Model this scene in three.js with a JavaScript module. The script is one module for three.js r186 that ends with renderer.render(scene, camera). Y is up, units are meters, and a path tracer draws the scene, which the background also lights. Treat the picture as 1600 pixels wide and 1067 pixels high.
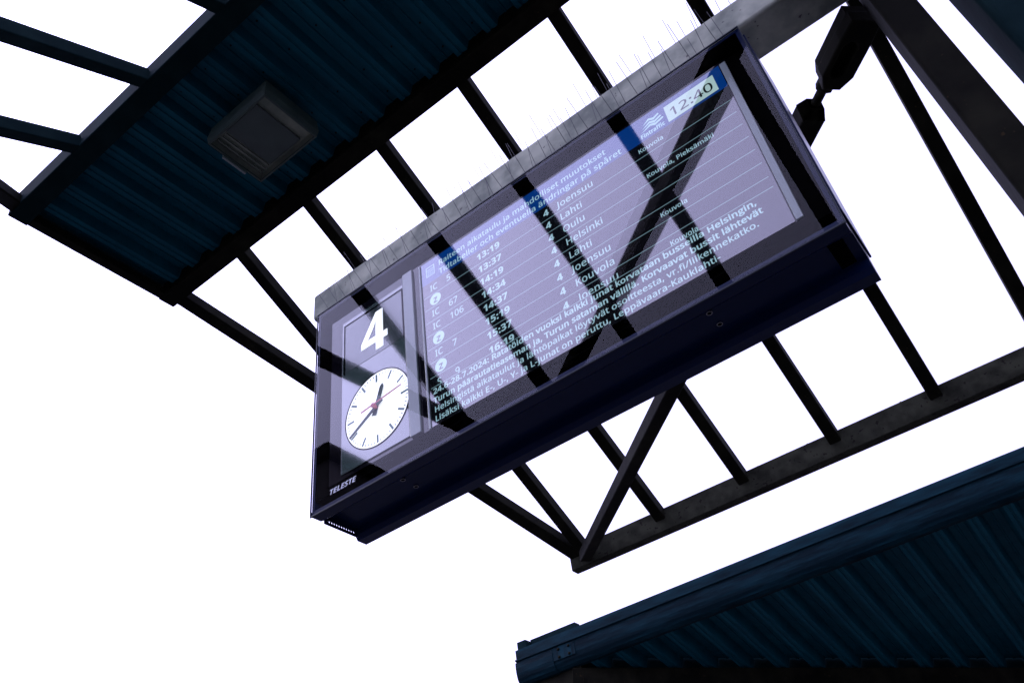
import * as THREE from 'three';
import { mergeGeometries } from 'three/addons/utils/BufferGeometryUtils.js';
import { RoundedBoxGeometry } from 'three/addons/geometries/RoundedBoxGeometry.js';
import { FontLoader } from 'three/addons/loaders/FontLoader.js';
import { TextGeometry } from 'three/addons/geometries/TextGeometry.js';

// ------------------------------------------------------------------ camera, sky, sun, exposure
const S = 0.92;            // one layout unit (the height of the display) in metres
const EYE = 1.6;           // eye height above the platform; layout units are measured from the eye
const scene = new THREE.Scene();
const camera = new THREE.PerspectiveCamera(44.01, 1024 / 682, 0.05, 2000);
camera.position.set(0, EYE, 0);
camera.up.set(0.4654, 0.7594, 0.4546);
camera.lookAt(-0.4063, EYE + 0.6396, -0.6525);

const sunDir = new THREE.Vector3(-0.80, 0.58, 0.12).normalize();
{ // overcast sky: bright cloud sheet, brighter around the hidden sun
  const w = 256, h = 128, d = new Float32Array(w * h * 4), v = new THREE.Vector3();
  for (let j = 0; j < h; j++) for (let i = 0; i < w; i++) {
    const el = ((j + 0.5) / h - 0.5) * Math.PI, az = ((i + 0.5) / w - 0.5) * 2 * Math.PI;
    v.set(Math.cos(el) * Math.cos(az), Math.sin(el), Math.cos(el) * Math.sin(az));
    const glow = Math.pow(Math.max(0, 0.5 + 0.5 * v.dot(sunDir)), 7);
    const L = 0.96 + 0.15 * Math.max(0, v.y) + 1.9 * glow, o = (j * w + i) * 4;
    d[o] = L * 1.05; d[o + 1] = L * 1.02; d[o + 2] = L * 1.72; d[o + 3] = 1;
  }
  const sky = new THREE.DataTexture(d, w, h, THREE.RGBAFormat, THREE.FloatType);
  sky.mapping = THREE.EquirectangularReflectionMapping;
  sky.magFilter = sky.minFilter = THREE.LinearFilter; sky.wrapS = THREE.RepeatWrapping; sky.needsUpdate = true;
  scene.background = sky; scene.environment = sky;
}
const sun = new THREE.DirectionalLight(0xfff4e6, 0.6);
sun.position.copy(sunDir).multiplyScalar(40); sun.castShadow = true; sun.shadow.radius = 24;
Object.assign(sun.shadow.camera, { left: -15, right: 15, top: 15, bottom: -15, near: 1, far: 90 });
scene.add(sun);
const renderer = new THREE.WebGLRenderer({ antialias: true });
renderer.setSize(1024, 682);
renderer.toneMapping = THREE.LinearToneMapping;
renderer.toneMappingExposure = 1.0;
renderer.shadowMap.enabled = true;

// ------------------------------------------------------------------ helpers
let seed = 20240624;
const rnd = () => { seed = (seed * 1664525 + 1013904223) >>> 0; return seed / 4294967296; };
const V = (x, y, z) => new THREE.Vector3(x * S, EYE + y * S, z * S);   // layout units from the eye -> metres
const srgb = c => { c = Math.min(1, Math.max(0, c)); return c <= 0.0031308 ? 12.92 * c : 1.055 * Math.pow(c, 1 / 2.4) - 0.055; };

function fbmGrid(n, octaves, sx, sy, s0) {            // tileable value noise, 0..1
  const out = new Float32Array(n * n); let amp = 1, tot = 0, keep = seed; seed = s0;
  for (let o = 0; o < octaves; o++) {
    const gx = Math.max(1, Math.round(sx * 2 ** o)), gy = Math.max(1, Math.round(sy * 2 ** o)), g = new Float32Array(gx * gy);
    for (let i = 0; i < g.length; i++) g[i] = rnd();
    for (let y = 0; y < n; y++) for (let x = 0; x < n; x++) {
      const fx = x / n * gx, fy = y / n * gy, ix = Math.floor(fx), iy = Math.floor(fy);
      let a = fx - ix, b = fy - iy; a = a * a * (3 - 2 * a); b = b * b * (3 - 2 * b);
      const q = (i, j) => g[(j % gy) * gx + (i % gx)];
      out[y * n + x] += amp * ((q(ix, iy) * (1 - a) + q(ix + 1, iy) * a) * (1 - b) + (q(ix, iy + 1) * (1 - a) + q(ix + 1, iy + 1) * a) * b);
    }
    tot += amp; amp *= 0.55;
  }
  seed = keep; for (let i = 0; i < out.length; i++) out[i] /= tot; return out;
}
function mottle(a, b, { n = 512, octaves = 6, sx = 6, sy = 6, s0 = 1, contrast = 2.2, specks = 0, speck = [0.1, 0.09, 0.08], repeat = 0.7 } = {}) {
  const f = fbmGrid(n, octaves, sx, sy, s0), g = fbmGrid(n, 3, 64, 64, s0 + 7), d = new Uint8Array(n * n * 4);
  for (let i = 0; i < n * n; i++) {
    const t = Math.min(1, Math.max(0, 0.5 + (f[i] - 0.5) * contrast)), isSpeck = g[i] < specks;
    for (let c = 0; c < 3; c++) d[i * 4 + c] = 255 * srgb(isSpeck ? speck[c] : a[c] + (b[c] - a[c]) * t);
    d[i * 4 + 3] = 255;
  }
  const t = new THREE.DataTexture(d, n, n); t.colorSpace = THREE.SRGBColorSpace; t.wrapS = t.wrapT = THREE.RepeatWrapping;
  t.magFilter = THREE.LinearFilter; t.minFilter = THREE.LinearMipmapLinearFilter; t.generateMipmaps = true; t.repeat.set(repeat, repeat); t.needsUpdate = true;
  return t;
}
function grey(lo, hi, o = {}) {
  const t = mottle([lo, lo, lo], [hi, hi, hi], o), d = t.image.data, f = fbmGrid(o.n || 512, o.octaves || 6, o.sx || 6, o.sy || 6, o.s0 || 1);
  for (let i = 0; i < f.length; i++) { const v = 255 * (lo + (hi - lo) * Math.min(1, Math.max(0, 0.5 + (f[i] - 0.5) * 2.2))); d[i * 4] = d[i * 4 + 1] = d[i * 4 + 2] = v; }
  t.colorSpace = THREE.NoColorSpace; return t;
}
const P = o => new THREE.MeshPhysicalMaterial(o);
const lin = (r, g, b) => new THREE.Color().setRGB(r, g, b);
const bumpFine = grey(0, 1, { sx: 40, sy: 40, octaves: 4, s0: 5 });
const M = {
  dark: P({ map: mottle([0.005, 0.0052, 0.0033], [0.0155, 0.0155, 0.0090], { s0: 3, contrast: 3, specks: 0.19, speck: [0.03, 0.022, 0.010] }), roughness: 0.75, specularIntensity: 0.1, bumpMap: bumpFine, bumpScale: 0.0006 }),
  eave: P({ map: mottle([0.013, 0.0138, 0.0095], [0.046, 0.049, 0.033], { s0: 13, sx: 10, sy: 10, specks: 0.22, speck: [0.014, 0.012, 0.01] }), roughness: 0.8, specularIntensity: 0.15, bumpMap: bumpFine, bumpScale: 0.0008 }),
  blueBeam: P({ map: mottle([0.004, 0.015, 0.017], [0.010, 0.028, 0.029], { s0: 21, sx: 5, sy: 5 }), roughness: 0.85, specularIntensity: 0.08, bumpMap: bumpFine, bumpScale: 0.0004 }),
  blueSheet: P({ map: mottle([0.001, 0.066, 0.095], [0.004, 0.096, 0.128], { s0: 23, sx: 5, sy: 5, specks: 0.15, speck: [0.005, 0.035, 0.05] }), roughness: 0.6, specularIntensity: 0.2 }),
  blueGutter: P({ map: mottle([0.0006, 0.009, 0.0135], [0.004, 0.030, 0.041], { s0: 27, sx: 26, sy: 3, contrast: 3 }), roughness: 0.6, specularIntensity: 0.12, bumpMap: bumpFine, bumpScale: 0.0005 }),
  galv: P({ map: mottle([0.24, 0.27, 0.22], [0.52, 0.55, 0.43], { s0: 31, sx: 14, sy: 14, contrast: 2.6, specks: 0.17, speck: [0.12, 0.115, 0.11] }), roughness: 0.75, specularIntensity: 0.2 }),
  navy: P({ color: lin(0.0012, 0.0085, 0.042), roughness: 0.3, specularIntensity: 0.25, clearcoat: 0.1, clearcoatRoughness: 0.1 }),
  trim: P({ color: lin(0.01, 0.018, 0.03), roughness: 0.35, specularIntensity: 0.5 }),
  glass: P({ color: 0xffffff, transmission: 1, thickness: 0, roughness: 0, ior: 1.3 }),
  roofGlass: P({ color: lin(0.97, 0.98, 0.97), transmission: 1, thickness: 0, roughness: 0, ior: 1.5 }),
  black: P({ color: lin(0.003, 0.003, 0.003), roughness: 1, specularIntensity: 0 }),
  backing: P({ color: lin(0.004, 0.004, 0.006), roughness: 0.03, ior: 1.5 }),
  plate: P({ color: lin(0.05, 0.085, 0.07), roughness: 0.05, ior: 2.33 }),
  window: P({ color: lin(0.03, 0.05, 0.042), roughness: 0.08, ior: 1.9 }),
  alu: P({ color: lin(0.13, 0.18, 0.16), roughness: 0.28, ior: 2.0 }),
  steel: P({ color: lin(0.5, 0.5, 0.5), roughness: 0.3, metalness: 1 }),
  wire: P({ color: lin(0.10, 0.10, 0.11), roughness: 0.4, metalness: 0.6 }),
  lampBody: P({ map: mottle([0.022, 0.042, 0.033], [0.038, 0.066, 0.05], { s0: 51 }), roughness: 0.5 }),
  reflector: P({ map: mottle([0.12, 0.16, 0.11], [0.36, 0.39, 0.27], { s0: 53, sx: 4, sy: 4, contrast: 3 }), roughness: 0.4, metalness: 0.3 }),
  moss: P({ color: lin(0.42, 0.34, 0.16), roughness: 1, transmission: 0.5, thickness: 0 }),
  paving: P({ map: mottle([0.036, 0.036, 0.036], [0.062, 0.061, 0.059], { s0: 61, sx: 16, sy: 16, repeat: 0.25 }), roughness: 0.95 }),
  ballast: P({ map: mottle([0.03, 0.028, 0.026], [0.075, 0.07, 0.064], { s0: 63, sx: 40, sy: 40, repeat: 0.3, contrast: 3 }), roughness: 1 }),
  facade: P({ map: mottle([0.10, 0.095, 0.09], [0.16, 0.15, 0.14], { s0: 65 }), roughness: 0.9 }),
  windowGlass: P({ color: lin(0.02, 0.025, 0.03), roughness: 0.05 }),
  litNumeral: P({ color: lin(0.8, 0.8, 0.8), emissive: lin(0.9, 1, 1), emissiveIntensity: 0.75, roughness: 0.4 }),
  print: P({ color: lin(0.75, 0.8, 0.85), roughness: 0.6 }),
  hand: P({ color: lin(0.012, 0.05, 0.05), roughness: 0.5 }),
  redHand: P({ color: lin(0.62, 0.16, 0.22), roughness: 0.4 }),
};

const taken = {};
const numbered = n => { taken[n] = (taken[n] ?? -1) + 1; return taken[n] ? `${n}_${String(taken[n]).padStart(3, '0')}` : n; };
function thing(name, label, category, at, group) {      // a Group at the thing's base; parts are given in world metres
  const g = new THREE.Group(); g.name = numbered(name); g.position.copy(at); g.userData = { label, category };
  if (group) g.userData.group = group;
  scene.add(g); return g;
}
const origin = o => { const v = new THREE.Vector3(); for (let p = o; p && p !== scene; p = p.parent) v.add(p.position); return v; };
function part(name, geo, mat, parent, label) {
  const list = Array.isArray(geo) ? geo : [geo];
  const g = list.length > 1 ? mergeGeometries(list.map(q => { const r = q.index ? q.toNonIndexed() : q; for (const k of Object.keys(r.attributes)) if (!['position', 'normal', 'uv'].includes(k)) r.deleteAttribute(k); return r; })) : list[0];
  const m = new THREE.Mesh(g, mat); m.name = name; m.castShadow = m.receiveShadow = true;
  const o = origin(parent); g.translate(-o.x, -o.y, -o.z); parent.add(m);
  if (label) m.userData.label = label;
  return m;
}
function structure(name, geo, mat) { const m = new THREE.Mesh(geo, mat); m.name = name; m.userData.kind = 'structure'; m.castShadow = m.receiveShadow = true; scene.add(m); return m; }
function boxUV(g) {                                     // uv in metres by dominant normal
  const p = g.attributes.position, n = g.attributes.normal, uv = new Float32Array(p.count * 2);
  for (let i = 0; i < p.count; i++) {
    const ax = Math.abs(n.getX(i)), ay = Math.abs(n.getY(i)), az = Math.abs(n.getZ(i));
    uv[2 * i] = ax > ay && ax > az ? p.getZ(i) : p.getX(i); uv[2 * i + 1] = ay > ax && ay > az ? p.getZ(i) : p.getY(i);
  }
  g.setAttribute('uv', new THREE.BufferAttribute(uv, 2)); return g;
}
function box(x0, x1, y0, y1, z0, z1, r = 0) {           // layout units -> world metres
  const a = V(Math.min(x0, x1), Math.min(y0, y1), Math.min(z0, z1)), b = V(Math.max(x0, x1), Math.max(y0, y1), Math.max(z0, z1));
  const d = b.clone().sub(a), c = a.clone().add(b).multiplyScalar(0.5);
  const g = r ? new RoundedBoxGeometry(d.x, d.y, d.z, 2, Math.min(r, Math.min(d.x, d.y, d.z) * 0.45)) : new THREE.BoxGeometry(d.x, d.y, d.z);
  return boxUV(g.translate(c.x, c.y, c.z));
}
function roundRect(w, h, r) {
  const s = new THREE.Shape(), x = w / 2, y = h / 2;
  s.moveTo(-x + r, -y); s.lineTo(x - r, -y); s.absarc(x - r, -y + r, r, -Math.PI / 2, 0); s.lineTo(x, y - r); s.absarc(x - r, y - r, r, 0, Math.PI / 2);
  s.lineTo(-x + r, y); s.absarc(-x + r, y - r, r, Math.PI / 2, Math.PI); s.lineTo(-x, -y + r); s.absarc(-x + r, -y + r, r, Math.PI, Math.PI * 1.5);
  return s;
}
function sweep(shape, a, b, up = [0, 1, 0], bevel = 0) { // shape in metres (x = side, y = up) carried from a to b
  const d = b.clone().sub(a), L = d.length(); d.normalize();
  const side = d.clone().cross(new THREE.Vector3(...up)).normalize(), u = side.clone().cross(d);
  const g = new THREE.ExtrudeGeometry(shape, { depth: L - 2 * bevel, bevelEnabled: bevel > 0, bevelThickness: bevel, bevelSize: bevel, bevelOffset: -bevel, bevelSegments: 2, curveSegments: 4 });
  g.translate(0, 0, bevel);
  return g.applyMatrix4(new THREE.Matrix4().makeBasis(side, u, d.clone().negate()).setPosition(b));
}
const tube = (a, b, w, h, up, r = 0.1) => sweep(roundRect(w * S, h * S, Math.min(w, h) * S * r), a, b, up);
const poly = pts => { const s = new THREE.Shape(); pts.forEach(([x, y], i) => i ? s.lineTo(x, y) : s.moveTo(x, y)); return s; };
function rod(a, b, r, seg = 6) {
  const d = b.clone().sub(a), g = new THREE.CylinderGeometry(r, r, d.length(), seg);
  g.applyQuaternion(new THREE.Quaternion().setFromUnitVectors(new THREE.Vector3(0, 1, 0), d.clone().normalize()));
  const c = a.clone().add(b).multiplyScalar(0.5); return g.translate(c.x, c.y, c.z);
}
function quadMesh(points, faces) {                       // points: Vector3[], faces: index triples
  const g = new THREE.BufferGeometry(); g.setAttribute('position', new THREE.Float32BufferAttribute(points.flatMap(p => [p.x, p.y, p.z]), 3));
  g.setIndex(faces.flat()); const n = g.toNonIndexed(); n.computeVertexNormals(); return boxUV(n);
}

// ------------------------------------------------------------------ ground
structure('ground', boxUV(new THREE.BoxGeometry(900, 0.2, 900).translate(0, -0.65, 0)), M.ballast);
structure('platform', boxUV(new THREE.BoxGeometry(90, 0.55, 8.6).translate(0, -0.2751, -1.95)), M.paving);

// ------------------------------------------------------------------ the canopy over the platform
const Y1 = 5.28, XL = -5.17, XR = 4.05;                  // ridge soffit height, left end, right end
const Z0n = -1.423, Z0f = -1.573, Z1n = -2.728, Z1f = -2.878;
const slopes = [
  { zT: Z1f, zB: -6.24, n: [0, 0.866, -0.5], xe0: -5.06, xe1: -3.56, end: -3.63, out: -1 },
  { zT: Z0n, zB: 1.94, n: [0, 0.866, 0.5], xe0: -5.06, xe1: -2.76, end: -2.83, out: 1 },
];
const YB = 3.337, RW = 0.098, RH = 0.115;
const canopy = thing('platform_canopy', 'dark steel platform canopy with glazed slopes either side of a blue corrugated ridge', 'canopy', V(0.38, -EYE / S, -2.15));
{
  for (const [za, zb, m] of [[Z0n, Z0f, M.blueBeam], [Z1n, Z1f, M.dark]])
    part('ridge_beam', tube(V(XL, Y1 + 0.11, (za + zb) / 2), V(XR, Y1 + 0.11, (za + zb) / 2), 0.15, 0.22, [0, 1, 0], 0.07), m, canopy);
  part('end_beam', box(XL + 0.022, XL + 0.085, Y1 + 0.005, Y1 + 0.07, Z0f - 0.002, Z1n + 0.002, 0.006), M.dark, canopy);
  part('end_flashing', box(XL, XL + 0.02, Y1 + 0.012, Y1 + 0.2, Z0f - 0.002, Z1n + 0.002), M.blueBeam, canopy);
  // trapezoidal ridge sheets, each 4 ribs wide, spanning from ridge beam to ridge beam
  const pitch = 0.268, prof = [[0, 0.085], [0.05, 0.085], [0.056, 0.076], [0.066, 0.076], [0.072, 0.085], [0.124, 0.085], [0.152, 0], [0.186, 0], [0.192, 0.01], [0.204, 0.01], [0.21, 0], [0.242, 0], [0.268, 0.085]];
  for (let x = XL + 0.022; x < XR - 0.2; x += pitch * 4) {
    const top = [];
    for (let k = 0; k < 4; k++) for (const [dx, dy] of prof) { const px = x + k * pitch + dx; if (px <= XR && !(k && dx === 0)) top.push([px, Y1 + 0.072 + dy]); }
    const pts = [], f = [];
    top.forEach(([px, py]) => { for (const dy of [0, 0.006]) { pts.push(V(px, py + dy, Z0f + 0.004), V(px, py + dy, Z1n - 0.004)); } });
    for (let i = 0; i + 1 < top.length; i++) { const a = i * 4, b = a + 4; f.push([a, b, b + 1], [a, b + 1, a + 1], [a + 2, a + 3, b + 3], [a + 2, b + 3, b + 2]); }
    const sheet = part('roof_sheet', quadMesh(pts, f), M.blueSheet, canopy);
    const heads = [];
    for (let k = 0; k < 4; k++) for (const z of [Z0f - 0.1, (Z0f + Z1n) / 2 + 0.2, (Z0f + Z1n) / 2 - 0.25, Z1n + 0.09]) if (x + k * pitch + 0.1 < XR) {
      const p = V(x + k * pitch + 0.1, Y1 + 0.155, z); heads.push(new THREE.CylinderGeometry(0.006, 0.006, 0.008, 8).translate(p.x, p.y, p.z));
    }
    part('screw', heads, M.dark, sheet).userData.kind = 'stuff';
  }
  for (const s of slopes) {
    const n = new THREE.Vector3(...s.n), lift = (p, k) => p.addScaledVector(n, k * S);
    const at = (x, t, k = 0) => lift(V(x, Y1 + (YB - Y1) * t, s.zT + (s.zB - s.zT) * t), k);
    const xe = t => s.xe0 + (s.xe1 - s.xe0) * t, mat = s.out < 0 ? M.dark : M.blueBeam;
    const xs = []; for (let k = 0; k < 11; k++) xs.push(-4.33 + 0.804 * k + RW / 2);
    for (const x of xs) {                                // rafters
      const t1 = Math.min(1.012, (x - s.xe0) / (s.xe1 - s.xe0));
      part('rafter', tube(at(x, -0.012, RH / 2), at(x, t1 >= 1 ? 1.012 : t1, RH / 2), RW, RH, s.n, 0.12), mat, canopy);
    }
    part('end_rafter', tube(at(xe(-0.02), -0.02, RH / 2 + 0.003), at(xe(1.015), 1.015, RH / 2 + 0.003), RW + 0.02, RH, s.n, 0.12), M.dark, canopy);
    const ze = s.zB + s.out * 0.05;
    part('eave_beam', tube(V(s.end, 3.335, ze), V(XR, 3.335, ze), 0.104, 0.204, [0, 1, 0], 0.1), M.eave, canopy);
    // glass panes lie on the rafters; the outermost ones are cut along the slanting end rafter
    const edges = [s.xe0 - 0.02, ...xs, XR];
    for (let i = 0; i + 1 < edges.length; i++) {
      const xa = edges[i] + 0.008, xb = edges[i + 1] - 0.008, P2 = [];
      let ring = [[xa, 0.004], [xb, 0.004], [xb, 1.01], [xa, 1.01]];
      for (let k = 0; k < 4; k++) {                      // clip to x >= xe(t)
        const a = ring[k], b = ring[(k + 1) % 4], da = a[0] - xe(a[1]), db = b[0] - xe(b[1]);
        if (da >= 0) P2.push(a);
        if (da * db < 0) { const q = da / (da - db); P2.push([a[0] + (b[0] - a[0]) * q, a[1] + (b[1] - a[1]) * q]); }
      }
      if (P2.length < 3) continue;
      part('glass_pane', quadMesh(P2.map(([x, t]) => at(x, t, RH + 0.008)), P2.slice(2).map((_, k) => [0, k + 1, k + 2])), M.roofGlass, canopy);
    }
    if (s.out < 0) {                                     // moss and dirt caught where the panes end on the eave
      const bits = [];
      for (let i = 0; i < 260; i++) {
        const x = s.end + 0.15 + rnd() * (XR - s.end - 0.3), k = (x + 4.33) % 0.804, big = rnd() < 0.12 ? 1.9 : 1;
        if (k < 0.1) continue;
        const p = at(x, 1.004 - rnd() * 0.006 * big, RH + 0.004), g = new THREE.IcosahedronGeometry(0.003 + rnd() * 0.004 * big, 0);
        bits.push(g.scale(1.8, 0.8, 1).rotateY(rnd() * 3).translate(p.x, p.y, p.z));
      }
      part('moss', bits, M.moss, canopy).userData.kind = 'stuff';
    }
  }
  // column and the longitudinal beam that carries the display
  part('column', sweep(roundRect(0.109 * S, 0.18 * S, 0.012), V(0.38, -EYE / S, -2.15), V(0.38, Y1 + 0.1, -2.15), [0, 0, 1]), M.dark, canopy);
  const beamShape = roundRect(0.19 * S, 0.165 * S, 0.016);
  part('support_beam', sweep(beamShape, V(-2.37, 2.885, -2.13), V(0.33, 2.885, -2.13), [0, 1, 0], 0.008), M.galv, canopy, 'galvanised box beam over the display');
  // raking struts with a slotted end bracket, a pin and a tapered tube
  for (const [a, b] of [[[0.315, 2.745, -2.25], [-3.45, 3.30, -6.2]], [[0.315, 2.745, -2.05], [-3.14, 3.70, 1.3]]]) {
    const A = V(...a), B = V(...b), d = B.clone().sub(A).normalize(), side = d.clone().cross(new THREE.Vector3(0, 1, 0)).normalize(), up = side.clone().cross(d);
    const p = k => A.clone().addScaledVector(d, k * S);
    const plate = poly([[-0.06, 0], [0.06, 0], [0.066, 0.09], [0.066, 0.25], [0.036, 0.31], [-0.036, 0.31], [-0.066, 0.25], [-0.066, 0.09]].map(q => q.map(v => v * S)));
    const slot = new THREE.Path(), sw = 0.028 * S; slot.absarc(0.012 * S, 0.12 * S, sw, Math.PI, 0); slot.absarc(0.012 * S, 0.225 * S, sw, 0, Math.PI); plate.holes.push(slot);
    const mk = (shape, depth, bev) => new THREE.ExtrudeGeometry(shape, { depth, bevelEnabled: bev > 0, bevelThickness: bev, bevelSize: bev, bevelOffset: -bev, bevelSegments: 2, curveSegments: 8 });
    const basis = o => new THREE.Matrix4().makeBasis(side.clone().negate(), d, up.clone().negate()).setPosition(o);   // plate lies along the strut, open slot looks down
    const low = mk(plate, 0.05 * S, 0.006).applyMatrix4(basis(p(0).addScaledVector(up, 0.0)));
    const solid = poly([[-0.062, 0.01], [0.062, 0.01], [0.062, 0.25], [0.034, 0.305], [-0.034, 0.305], [-0.062, 0.25]].map(q => q.map(v => v * S)));
    const back = mk(solid, 0.05 * S, 0).applyMatrix4(basis(p(0).addScaledVector(up, 0.048 * S)));
    const strut = part('strut', (() => {
      const sec = roundRect(0.1 * S, 0.1 * S, 0.01), L = B.clone().sub(p(0.47)).length();
      const body = sweep(sec, p(0.47), B, [0, 1, 0]);
      const tip = new THREE.CylinderGeometry(0.042 * S, 0.0695 * S, 0.05 * S, 4, 1).rotateY(Math.PI / 4);
      tip.applyMatrix4(new THREE.Matrix4().makeBasis(side, d.clone().negate(), up).setPosition(p(0.446)));
      return [body, tip];
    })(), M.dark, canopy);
    part('bracket', [low, back], M.dark, strut);
    part('pin', [rod(p(0.29), p(0.43), 0.02 * S, 10), rod(p(0.305), p(0.345), 0.036 * S, 6)], M.dark, strut);
  }
}

// ------------------------------------------------------------------ blue post beside the column
{
  const post = thing('steel_post', 'broad blue painted steel post standing beside the dark canopy column', 'post', V(0.68, -EYE / S, -2.16));
  part('shaft', sweep(roundRect(0.27 * S, 0.26 * S, 0.03), V(0.68, -EYE / S, -2.16), V(0.68, Y1 + 0.074, -2.16), [0, 0, 1]), M.blueBeam, post);
  part('base_plate', box(0.5, 0.86, -EYE / S, -EYE / S + 0.02, -2.35, -1.97), M.dark, post);
}

// ------------------------------------------------------------------ the departure display
const DX = -2.1425, DY = 1.5816, DZ = -1.868, DW = 2.0743, DT = 0.2969;
const D = (u, v, w) => V(DX + u, DY + v, DZ - w);        // u along the face, v up, w into the casing
const dbox = (u0, u1, v0, v1, w0, w1, r = 0) => box(DX + u0, DX + u1, DY + v0, DY + v1, DZ - w1, DZ - w0, r);
const font = await new FontLoader().loadAsync('fonts/droid/droid_sans_bold.typeface.json');
const display = thing('departure_display', 'long navy glass-fronted departure display with clock and track number hanging under the canopy', 'display', D(DW / 2, 0, DT / 2));
{
  // casing: C-shaped section, open at the front, swept along the display
  const sec = [[0.004, 0.996], [DT, 0.996], [DT, -0.006], [DT - 0.012, -0.018], [0.238, -0.018], [0.226, 0.0], [0.222, 0.028], [0.07, 0.036], [0.062, 0.006], [0.05, 0.0], [0.004, 0.0], [0.004, 0.02], [0.078, 0.05], [0.078, 0.984], [0.004, 0.984]];
  const cas = sweep(poly(sec.map(([w, v]) => [-w * S, v * S]).reverse()), D(0, 0, 0), D(DW, 0, 0), [0, 1, 0]);
  const casing = part('casing', [boxUV(cas), dbox(0.001, 0.014, 0.021, 0.983, 0.005, 0.077), dbox(DW - 0.014, DW - 0.001, 0.021, 0.983, 0.005, 0.077)], M.navy, display);
  part('side_panel', dbox(DW + 0.001, DW + 0.008, 0.07, 0.985, 0.03, 0.285, 0.003), M.navy, casing);
  const perf = poly([[-0.237, -0.006], [-0.063, -0.006], [-0.063, 0.034], [-0.237, 0.034]].map(q => q.map(v => v * S)));
  for (let i = 0; i < 11; i++) { const h = new THREE.Path(); h.absarc(-(0.088 + i * 0.0125) * S, 0.009 * S, 0.0042 * S, 0, Math.PI * 2, true); perf.holes.push(h); }
  part('perforated_end_plate', sweep(perf, D(0.002, 0, 0), D(0.006, 0, 0)), M.navy, casing);
  const slits = []; for (let i = 0; i < 12; i++) slits.push(dbox(DW - 0.075, DW - 0.03, 0.024, 0.034, 0.082 + i * 0.0112, 0.086 + i * 0.0112));
  part('vent_slits', slits, M.black, casing).userData.kind = 'stuff';
  for (const [u, w] of [[0.37, 0.1], [0.37, 0.17], [1.62, 0.1], [1.62, 0.17]]) {
    const lock = part('lock', rod(D(u, 0.027, w), D(u, 0.05, w), 0.0075, 16), M.black, casing);
    part('lock_rim', new THREE.TorusGeometry(0.0078, 0.0011, 6, 18).rotateX(Math.PI / 2).translate(...D(u, 0.0275, w).toArray()), M.steel, lock);
  }
  for (const u of [0.25, DW / 2, DW - 0.25]) part('hanger', [dbox(u - 0.03, u + 0.03, 0.99, 1.221, 0.22, 0.235), dbox(u - 0.06, u + 0.06, 1.205, 1.2205, 0.2, 0.3)], M.dark, display);
  part('liner', [dbox(0.0145, DW - 0.0145, 0.06, 0.9825, 0.0755, 0.0775), dbox(0.0145, 0.0165, 0.06, 0.9825, 0.006, 0.0754), dbox(DW - 0.0165, DW - 0.0145, 0.06, 0.9825, 0.006, 0.0754),
    dbox(0.017, DW - 0.017, 0.9805, 0.9825, 0.006, 0.0754), dbox(0.017, DW - 0.017, 0.058, 0.0598, 0.006, 0.0754)], M.black, display);
  // everything behind the glass sits 0.033 units back
  const KI = 0.98194, Iu = u => (DX + u) * KI - DX, Iv = v => (DY + v) * KI - DY;
  const I = (u, v, w) => D(Iu(u), Iv(v), w - 0.035), ibox = (a, b, cc, d, w0, w1, r) => dbox(Iu(a), Iu(b), Iv(cc), Iv(d), w0 - 0.035, w1 - 0.035, r);
  part('backing_panel', ibox(0.015, DW - 0.09, 0.148, 0.983, 0.072, 0.0775), M.backing, display);
  const tr = [dbox(-0.003, DW + 0.003, -0.003, 0.003, -0.002, 0.0035), dbox(-0.003, DW + 0.003, 0.997, 1.002, -0.002, 0.0035), dbox(-0.003, 0.001, 0.0032, 0.9968, -0.002, 0.0035), dbox(DW - 0.001, DW + 0.003, 0.0032, 0.9968, -0.002, 0.0035)];
  part('glass_trim', tr, M.trim, display);
  const gp = [D(0.001, 0.003, 0), D(DW - 0.001, 0.003, 0), D(DW - 0.001, 0.997, 0), D(0.001, 0.997, 0)];
  part('front_glass', quadMesh(gp, [[0, 1, 2], [0, 2, 3]]), M.glass, display);

  // main screen with the timetable
  const u0 = 0.55, u1 = 1.957, v0 = 0.15, v1 = 0.967, CW = 2048, K = CW / (u1 - u0), CH = Math.round((v1 - v0) * K);
  const cv = document.createElement('canvas'); cv.width = CW; cv.height = CH;
  const c = cv.getContext('2d'), X = u => (u - u0) * K, Yc = v => (v1 - v) * K;
  c.fillStyle = '#030405'; c.fillRect(0, 0, CW, CH);
  c.fillStyle = '#003c8e'; c.fillRect(0, 0, CW, Yc(0.843));
  const ink = '#b4e2f6';
  function txt(s, u, v, size, { bold = false, width = 0, color = ink, align = 'left', heavy = 1.2 } = {}) {
    c.font = `${bold ? 'bold ' : ''}${size}px sans-serif`; c.fillStyle = color; c.textAlign = 'left'; c.textBaseline = 'alphabetic';
    const w = c.measureText(s).width, k = width ? width * K / w : 1;
    c.save(); c.translate(X(u) - (align === 'right' ? w * k : align === 'center' ? w * k / 2 : 0), Yc(v)); c.scale(k, 1); c.fillText(s, 0, 0); if (heavy) { c.strokeStyle = color; c.lineWidth = heavy; c.strokeText(s, 0, 0); } c.restore();
  }
  // header
  c.strokeStyle = ink; c.lineWidth = 5; c.strokeRect(X(0.576), Yc(0.932), 0.042 * K, 0.05 * K); c.beginPath(); c.moveTo(X(0.576), Yc(0.917)); c.lineTo(X(0.618), Yc(0.917)); c.stroke();
  c.lineWidth = 3; for (let i = 0; i < 3; i++) for (let j = 0; j < 2; j++) c.strokeRect(X(0.583 + i * 0.011), Yc(0.908 - j * 0.013), 8, 8);
  txt('Raiteen aikataulu ja mahdolliset muutokset', 0.642, 0.906, 58, { width: 0.826 });
  txt('Tidtabeller och eventuella ändringar på spåret', 0.642, 0.857, 58, { width: 0.885 });
  c.fillStyle = ink;
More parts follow.
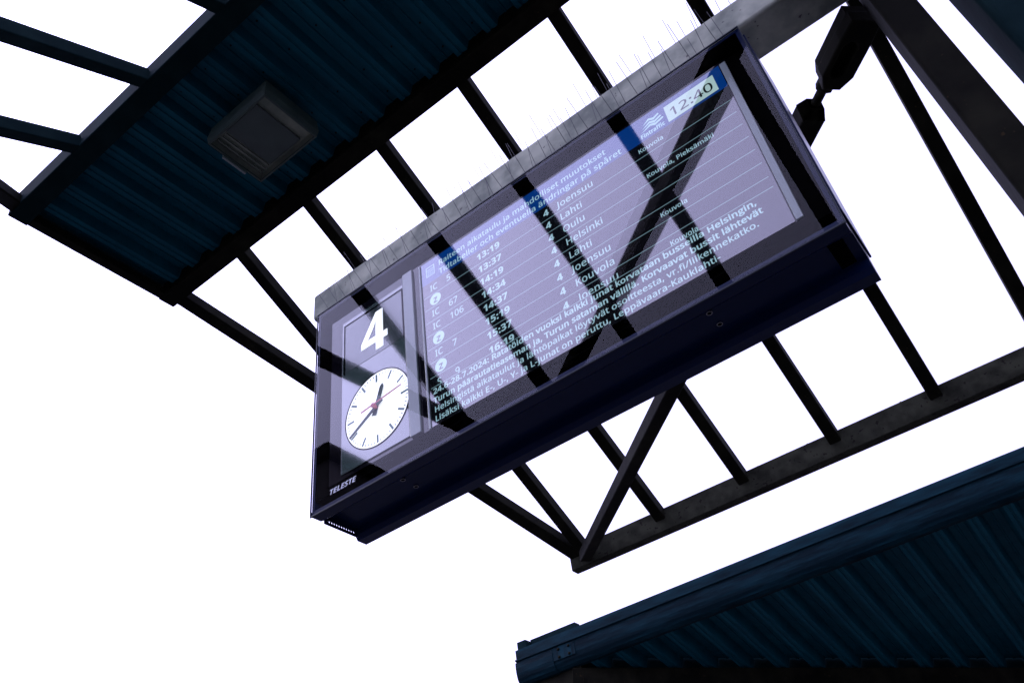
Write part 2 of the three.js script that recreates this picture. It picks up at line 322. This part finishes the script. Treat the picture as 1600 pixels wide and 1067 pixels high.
  for (const [a, b, e] of [[0.925, 0, 0], [0.908, -0.006, 1], [0.893, -0.012, 2]]) {
    c.beginPath(); c.moveTo(X(1.630 + b), Yc(a - 0.008)); c.lineTo(X(1.660), Yc(a + 0.014)); c.lineTo(X(1.680), Yc(a + 0.004)); c.lineTo(X(1.700 - b), Yc(a + 0.012));
    c.lineTo(X(1.704 - b), Yc(a + 0.004)); c.lineTo(X(1.678), Yc(a - 0.008)); c.lineTo(X(1.660), Yc(a + 0.003)); c.closePath(); c.fill();
  }
  txt('Fintraffic', 1.612, 0.857, 42, { bold: true, width: 0.1 });
  c.fillStyle = '#c4e6ea'; c.fillRect(X(1.726), Yc(0.942), 0.2 * K, 0.087 * K);
  txt('12:40', 1.738, 0.872, 92, { width: 0.176, color: '#0a1216' });
  // rows
  const rows = [['IC', '5', '13:19', 'Joensuu', 'Kouvola'], ['Z', '', '13:37', 'Lahti', ''], ['IC', '67', '14:19', 'Oulu', 'Kouvola, Pieksämäki'], ['IC', '106', '14:34', 'Helsinki', ''],
    ['Z', '', '14:37', 'Lahti', ''], ['IC', '7', '15:19', 'Joensuu', 'Kouvola'], ['Z', '', '15:37', 'Kouvola', ''], ['S', '9', '16:19', 'Joensuu', 'Kouvola']];
  rows.forEach(([kind, num, time, dest, via], i) => {
    const line = 0.772 - 0.068 * i, b = line + 0.02;
    if (kind === 'Z') {
      c.fillStyle = ink; c.beginPath(); c.arc(X(0.612), Yc(b + 0.016), 0.029 * K, 0, 7); c.fill();
      txt('Z', 0.612, b - 0.003, 56, { bold: true, color: '#04080c', align: 'center' });
    } else txt(kind, 0.588, b, 62);
    if (num) txt(num, 0.675, b, 62);
    txt(time, 0.834, b, 65, { bold: true, width: 0.116 });
    txt('4', 1.162, b, 65, { bold: true });
    txt(dest, 1.226, b, 66);
    if (via) txt(via, 1.585, b + 0.004, 42);
    c.fillStyle = '#93bccd'; c.fillRect(X(0.556), Yc(line) - 2, (1.945 - 0.556) * K, 4);
  });
  // rolling notice over the last row
  c.fillStyle = '#030405'; c.fillRect(0, Yc(0.318), CW, CH); c.fillStyle = '#93bccd'; c.fillRect(X(0.556), Yc(0.318) - 2, (1.945 - 0.556) * K, 4);
  [['24.6-28.7.2024: Ratatöiden vuoksi kaikki junat korvataan busseilla Helsingin,', 1.315], ['Turun päärautatieaseman ja, Turun sataman välillä. Korvaavat bussit lähtevät', 1.322],
    ['Helsingistä aikataulut ja lähtöpaikat löytyvät osoitteesta, vr.fi/liikennekatko.', 1.297], ['Lisäksi kaikki E-, U-, Y- ja L-junat on peruttu, Leppävaara-Kauklahti-', 1.155]]
    .forEach(([s, w], i) => txt(s, 0.565, 0.286 - 0.0405 * i, 50, { width: w, heavy: i < 2 ? 2.6 : 1.4 }));
  const tex = new THREE.CanvasTexture(cv); tex.colorSpace = THREE.SRGBColorSpace; tex.magFilter = THREE.LinearFilter; tex.anisotropy = 8;
  const lcdMat = P({ color: lin(0.004, 0.004, 0.005), roughness: 0.03, ior: 2.33, specularColor: lin(1, 0.98, 1), emissive: 0xffffff, emissiveMap: tex, emissiveIntensity: 0.62 });
  const screen = part('timetable_screen', ibox(u0, u1, v0, v1, 0.0685, 0.0715), M.black, display);
  const face = new THREE.PlaneGeometry((u1 - u0) * S * KI, (v1 - v0) * S * KI); const fc = I((u0 + u1) / 2, (v0 + v1) / 2, 0.068); face.translate(fc.x, fc.y, fc.z);
  part('screen_face', face, lcdMat, screen);
  part('bezel', ibox(u1 + 0.004, u1 + 0.027, v0, v1 - 0.003, 0.064, 0.0715, 0.002), M.alu, screen);
  part('bezel', ibox(u0 - 0.014, u0 - 0.004, v0 - 0.005, v1, 0.064, 0.0715, 0.002), M.alu, screen);
  // module with the track number and the clock
  const mod = part('clock_module', ibox(0.085, 0.444, 0.165, 0.935, 0.0665, 0.0715, 0.002), M.plate, display);
  part('side_strip', ibox(0.447, 0.5, 0.155, 0.98, 0.062, 0.0715, 0.002), M.alu, mod);
  part('number_window', ibox(0.104, 0.437, 0.647, 0.905, 0.065, 0.0664, 0.001), M.window, mod);
  const rim = [ibox(0.099, 0.1035, 0.642, 0.91, 0.0625, 0.0664), ibox(0.4375, 0.442, 0.642, 0.91, 0.0625, 0.0664), ibox(0.1036, 0.4374, 0.9055, 0.91, 0.0625, 0.0664)];
  part('window_rim', rim, M.black, mod);
  const four = new TextGeometry('4', { font, size: 0.205 * S, depth: 0.001, curveSegments: 6 }); four.computeBoundingBox();
  const fb = four.boundingBox, o4 = I(0.202, 0.668, 0.0645); four.scale(0.147 * S / (fb.max.x - fb.min.x), 1, 1); four.computeBoundingBox();
  four.translate(o4.x - four.boundingBox.min.x, o4.y - four.boundingBox.min.y, o4.z); part('track_number', four, M.litNumeral, mod);
  // analogue clock
  const R = 0.17 * KI, cu = 0.283, cvv = 0.378, cc = document.createElement('canvas'); cc.width = cc.height = 768;
  const q = cc.getContext('2d'); q.fillStyle = '#f6fbff'; q.fillRect(0, 0, 768, 768); q.translate(384, 384);
  for (let i = 0; i < 60; i++) { q.save(); q.rotate(i * Math.PI / 30); q.fillStyle = '#2c4a4c'; if (i % 5) q.fillRect(-4.5, -366, 9, 26); else q.fillRect(-11, -366, 22, 84); q.restore(); }
  const ct = new THREE.CanvasTexture(cc); ct.colorSpace = THREE.SRGBColorSpace; ct.magFilter = THREE.LinearFilter; ct.anisotropy = 8;
  const cpos = I(cu, cvv, 0.0655), disc = new THREE.CircleGeometry(R * S, 72).translate(cpos.x, cpos.y, cpos.z);
  const dial = part('clock_dial', disc, P({ color: 0xffffff, map: ct, roughness: 0.3, emissive: 0xffffff, emissiveMap: ct, emissiveIntensity: 0.78 }), mod);
  part('dial_rim', new THREE.TorusGeometry((R + 0.002) * S, 0.0022, 6, 72).translate(cpos.x, cpos.y, cpos.z), M.black, dial);
  const hand = (name, deg, pts, w, m) => { const s = poly(pts.map(([x, y]) => [x * S, y * S])); const g = new THREE.ExtrudeGeometry(s, { depth: 0.0015, bevelEnabled: false }).rotateZ(-deg * Math.PI / 180); const p = I(cu, cvv, w); part(name, g.translate(p.x, p.y, p.z), m, dial); };
  hand('hour_hand', 20, [[-0.012, -0.035], [0.012, -0.035], [0.010, 0.09], [0, 0.104], [-0.010, 0.09]], 0.062, M.hand);
  hand('minute_hand', 241, [[-0.009, -0.04], [0.009, -0.04], [0.006, 0.158], [-0.006, 0.158]], 0.058, M.hand);
  hand('second_hand', 84, [[-0.0035, -0.06], [0.0035, -0.06], [0.0025, 0.15], [-0.0025, 0.15]], 0.041, M.redHand);
  const hp = I(cu, cvv, 0.040); part('hub', rod(I(cu, cvv, 0.064), hp, 0.0095 * S, 20), M.redHand, dial);
  // maker's name printed on the lower left of the glass
  const name = new TextGeometry('TELESTE', { font, size: 0.021 * S, depth: 0.0004, curveSegments: 3 }); name.computeBoundingBox();
  name.scale(0.135 * S / name.boundingBox.max.x, 1, 1).applyMatrix4(new THREE.Matrix4().makeShear(0, 0, 0.28, 0, 0, 0));
  const np = D(0.092, 0.05, 0.003); part('maker_lettering', name.translate(np.x, np.y, np.z), M.print, display);
}

// ------------------------------------------------------------------ bird spikes
function spikes(label, x0, x1, y, z, step, len) {
  const t = thing('bird_spike_strip', label, 'bird spikes', V((x0 + x1) / 2, y, z), 'bird spikes above the display');
  part('base_strip', box(x0, x1, y, y + 0.006, z - 0.02, z + 0.02), M.print, t);
  let i = 0;
  for (let x = x0 + 0.02; x < x1 - 0.01; x += step * (0.8 + 0.4 * rnd())) {
    const lean = [0.85, 0.25, 0.62, -0.5][i++ % 4] + (rnd() - 0.5) * 0.16, l = len * (0.85 + 0.25 * rnd()), sx = (rnd() - 0.5) * 0.16;
    const a = V(x, y + 0.004, z), b = V(x + sx * l, y + 0.004 + Math.cos(lean) * l, z + Math.sin(lean) * l);
    part('spike', rod(a, b, 0.00098, 4), M.wire, t);
  }
}
spikes('row of thin steel bird spikes along the top of the display casing', DX + 0.02, DX + DW - 0.02, DY + 0.997, DZ - 0.06, 0.027, 0.18);
spikes('row of thin steel bird spikes along the top of the galvanised beam', -2.34, 0.25, 2.9675, -2.1, 0.055, 0.15);

// ------------------------------------------------------------------ floodlight under the ridge sheets
{
  const cx = -3.115, cz = -2.155, hx = 0.295, hz = 0.232, yb = 5.06, yt = 5.30;
  const lamp = thing('floodlight', 'grey square floodlight with glass front fixed under the blue ridge sheets', 'floodlight', V(cx, yt + 0.05, cz));
  const ring = (y, k) => [[-1, -1], [1, -1], [1, 1], [-1, 1]].map(([a, b]) => V(cx + a * hx * k, y, cz + b * hz * k));
  const pts = [...ring(yb, 1), ...ring(yb + 0.05, 1.03), ...ring(yb + 0.17, 0.98), ...ring(yt, 0.72)], f = [];
  for (let l = 0; l < 3; l++) for (let k = 0; k < 4; k++) { const a = l * 4 + k, b = l * 4 + (k + 1) % 4; f.push([a, a + 4, b + 4], [a, b + 4, b]); }
  f.push([12, 14, 13], [12, 15, 14]);
  part('housing', quadMesh(pts, f), M.lampBody, lamp);
  const fr = 0.014, Y = [yb - 0.012, yb - 0.001];
  const frame = part('front_frame', [box(cx - hx, cx + hx, ...Y, cz + hz - fr, cz + hz), box(cx - hx, cx + hx, ...Y, cz - hz, cz - hz + fr), box(cx - hx, cx - hx + fr, ...Y, cz - hz + fr + 0.001, cz + hz - fr - 0.001), box(cx + hx - fr, cx + hx, ...Y, cz - hz + fr + 0.001, cz + hz - fr - 0.001)], M.lampBody, lamp);
  part('clip', box(cx - hx - 0.016, cx - hx - 0.001, yb - 0.03, yb + 0.03, cz - 0.1, cz + 0.1, 0.003), M.alu, frame);
  const gl = ring(yb - 0.004, 0.96); part('front_glass', quadMesh(gl, [[0, 1, 2], [0, 2, 3]]), M.glass, lamp);
  const rpts = [...ring(yb + 0.002, 0.955), ...ring(yb + 0.055, 0.92)], rf = [[4, 6, 5], [4, 7, 6]];
  for (let k = 0; k < 4; k++) rf.push([k, (k + 1) % 4, (k + 1) % 4 + 4], [k, (k + 1) % 4 + 4, k + 4]);
  part('reflector', quadMesh(rpts, rf), M.reflector, lamp);
  part('gear_tray', box(cx - 0.15, cx + 0.17, yb + 0.03, yb + 0.052, cz - 0.19, cz + 0.2, 0.006), M.lampBody, lamp);
  for (let k = 0; k < 3; k++) part('louvre', box(cx - hx * 0.86 + k * 0.04, cx - hx * 0.86 + k * 0.04 + 0.01, yb + 0.03, yb + 0.045, cz - hz * 0.84, cz + hz * 0.8), M.reflector, lamp);
  part('fixing', [box(cx - 0.1, cx - 0.06, yt - 0.002, Y1 + 0.075, cz - 0.1, cz + 0.1), box(cx + 0.06, cx + 0.1, yt - 0.002, Y1 + 0.075, cz - 0.1, cz + 0.1)], M.dark, lamp);
}

// ------------------------------------------------------------------ canopy of the next platform
{
  const t = thing('neighbouring_canopy', 'blue canopy of the next platform with gutter edge and corrugated underside', 'canopy', V(-1, -EYE / S, -13));
  const gx0 = -6.53, gx1 = 6.5;
  const gutFace = [[-9.33, 3.975], [-9.295, 3.968], [-9.295, 3.95], [-9.322, 3.94], [-9.317, 3.87], [-9.321, 3.80], [-9.334, 3.735], [-9.358, 3.682], [-9.392, 3.652], [-9.435, 3.642]];
  const gutBack = [[-9.45, 3.645], [-9.45, 3.66], [-9.40, 3.67], [-9.365, 3.71], [-9.35, 3.78], [-9.35, 3.95]];
  const gsec = pts => poly(pts.map(([z, y]) => [(z + 9.5) * S, (y - 3.9) * S]));   // drawn in (z, y)
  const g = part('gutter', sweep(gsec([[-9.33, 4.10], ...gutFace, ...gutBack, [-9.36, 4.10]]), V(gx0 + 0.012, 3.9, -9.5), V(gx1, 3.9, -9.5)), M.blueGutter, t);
  part('joint_sleeve', sweep(gsec([...gutFace.slice(3).map(([z, y]) => [z + 0.010, y - 0.008]), ...gutBack.slice(0, 5)]), V(gx0, 3.9, -9.5), V(gx0 + 0.6, 3.9, -9.5)), M.blueGutter, g);
  part('splice_plate', box(gx0 + 0.604, gx0 + 0.95, 3.77, 3.935, -9.33, -9.3135, 0.002), M.blueGutter, g);
  for (const [x, y] of [[gx0 + 0.7, 3.9], [gx0 + 0.7, 3.8], [gx0 + 0.86, 3.9], [gx0 + 0.86, 3.8]]) part('bolt', new THREE.SphereGeometry(0.018, 10, 8).translate(...V(x, y, -9.312).toArray()), M.dark, g);
  // corrugated deck: falls away from the gutter, cut along a slanting end beam
  const deckY = z => 3.64 - 0.23 * (-z - 9.45), zEnd = x => -9.47 - (x + 5.71) * 0.7096;
  const pitch = 0.365, prof = [[0, 0.15], [0.07, 0.15], [0.078, 0.14], [0.092, 0.14], [0.1, 0.15], [0.17, 0.15], [0.225, 0], [0.26, 0], [0.268, 0.012], [0.284, 0.012], [0.292, 0], [0.325, 0], [0.365, 0.15]];
  for (let k = 0; k < 34; k += 3) {
    const pts = [], f = []; let cnt = 0;
    for (let j = 0; j < 3; j++) for (const [dx, dy] of prof) {
      if (j && dx === 0) continue;
      const x = -5.68 + (k + j) * pitch + dx, ze = zEnd(x) - 0.02;
      for (const h of [0, 0.008]) for (const z of [-9.40, ze]) pts.push(V(x, deckY(z) + dy + h, z));
      cnt++;
    }
    for (let i = 0; i + 1 < cnt; i++) { const a = i * 4, b = a + 4; f.push([a, b, b + 1], [a, b + 1, a + 1], [a + 2, a + 3, b + 3], [a + 2, b + 3, b + 2]); }
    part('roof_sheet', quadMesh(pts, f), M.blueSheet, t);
  }
  const xa = -5.75, xb = 6.5, bm = x => V(x, deckY(zEnd(x)) - 0.185, zEnd(x) + 0.03);
  part('end_beam', sweep(roundRect(0.14 * S, 0.36 * S, 0.01), bm(xa), bm(xb)), M.dark, t);
  const fa = x => V(x, deckY(zEnd(x)) + 0.2, zEnd(x) - 0.06);
  part('end_fascia', sweep(roundRect(0.04 * S, 0.46 * S, 0.006), fa(-5.72), fa(xb)), M.blueBeam, t);
  part('end_bracket', [box(gx0 + 0.02, gx0 + 0.16, 3.9, 4.22, -9.52, -9.38), box(gx0 + 0.161, gx0 + 0.9, 3.96, 4.24, -9.62, -9.5)], M.blueBeam, t);
  part('end_block', box(gx0 + 0.03, -5.6, 3.25, 3.70, -9.62, -9.43), M.dark, t);
  // posts that carry it, further along the platform and out of the frame
  for (const x of [2.2, 5.6]) part('post', sweep(roundRect(0.2 * S, 0.2 * S, 0.02), V(x, -EYE / S - 0.6, -12.2), V(x, deckY(-12.2) + 0.01, -12.2), [0, 0, 1]), M.blueBeam, t);
}

// ------------------------------------------------------------------ station building behind the viewer (mirrored in the display glass)
{
  const b = thing('station_building', 'plain grey station building with rows of windows seen mirrored in the display glass', 'building', V(-16, -EYE / S - 0.6, 10));
  const x0 = -24, x1 = -10.1, z0 = 5.43, z1 = 18, y0 = -EYE / S - 0.6, y1 = 8.8;
  part('wall', box(x0, x1, y0, y1, z0, z1), M.facade, b);
  part('parapet', box(x0 - 0.15, x1 + 0.15, y1, y1 + 0.25, z0 - 0.15, z1 + 0.15), M.dark, b);
  for (let s = 0; s < 3; s++) for (let i = 0; i < 7; i++) {
    const x = x0 + 1 + i * 1.85, y = y0 + 2.2 + s * 2.9;
    const w = part('window', box(x, x + 1.1, y, y + 1.6, z0 - 0.03, z0 + 0.02), M.windowGlass, b);
    part('sill', box(x - 0.06, x + 1.16, y - 0.09, y - 0.002, z0 - 0.1, z0 + 0.01), M.facade, w);
  }
}

renderer.render(scene, camera);
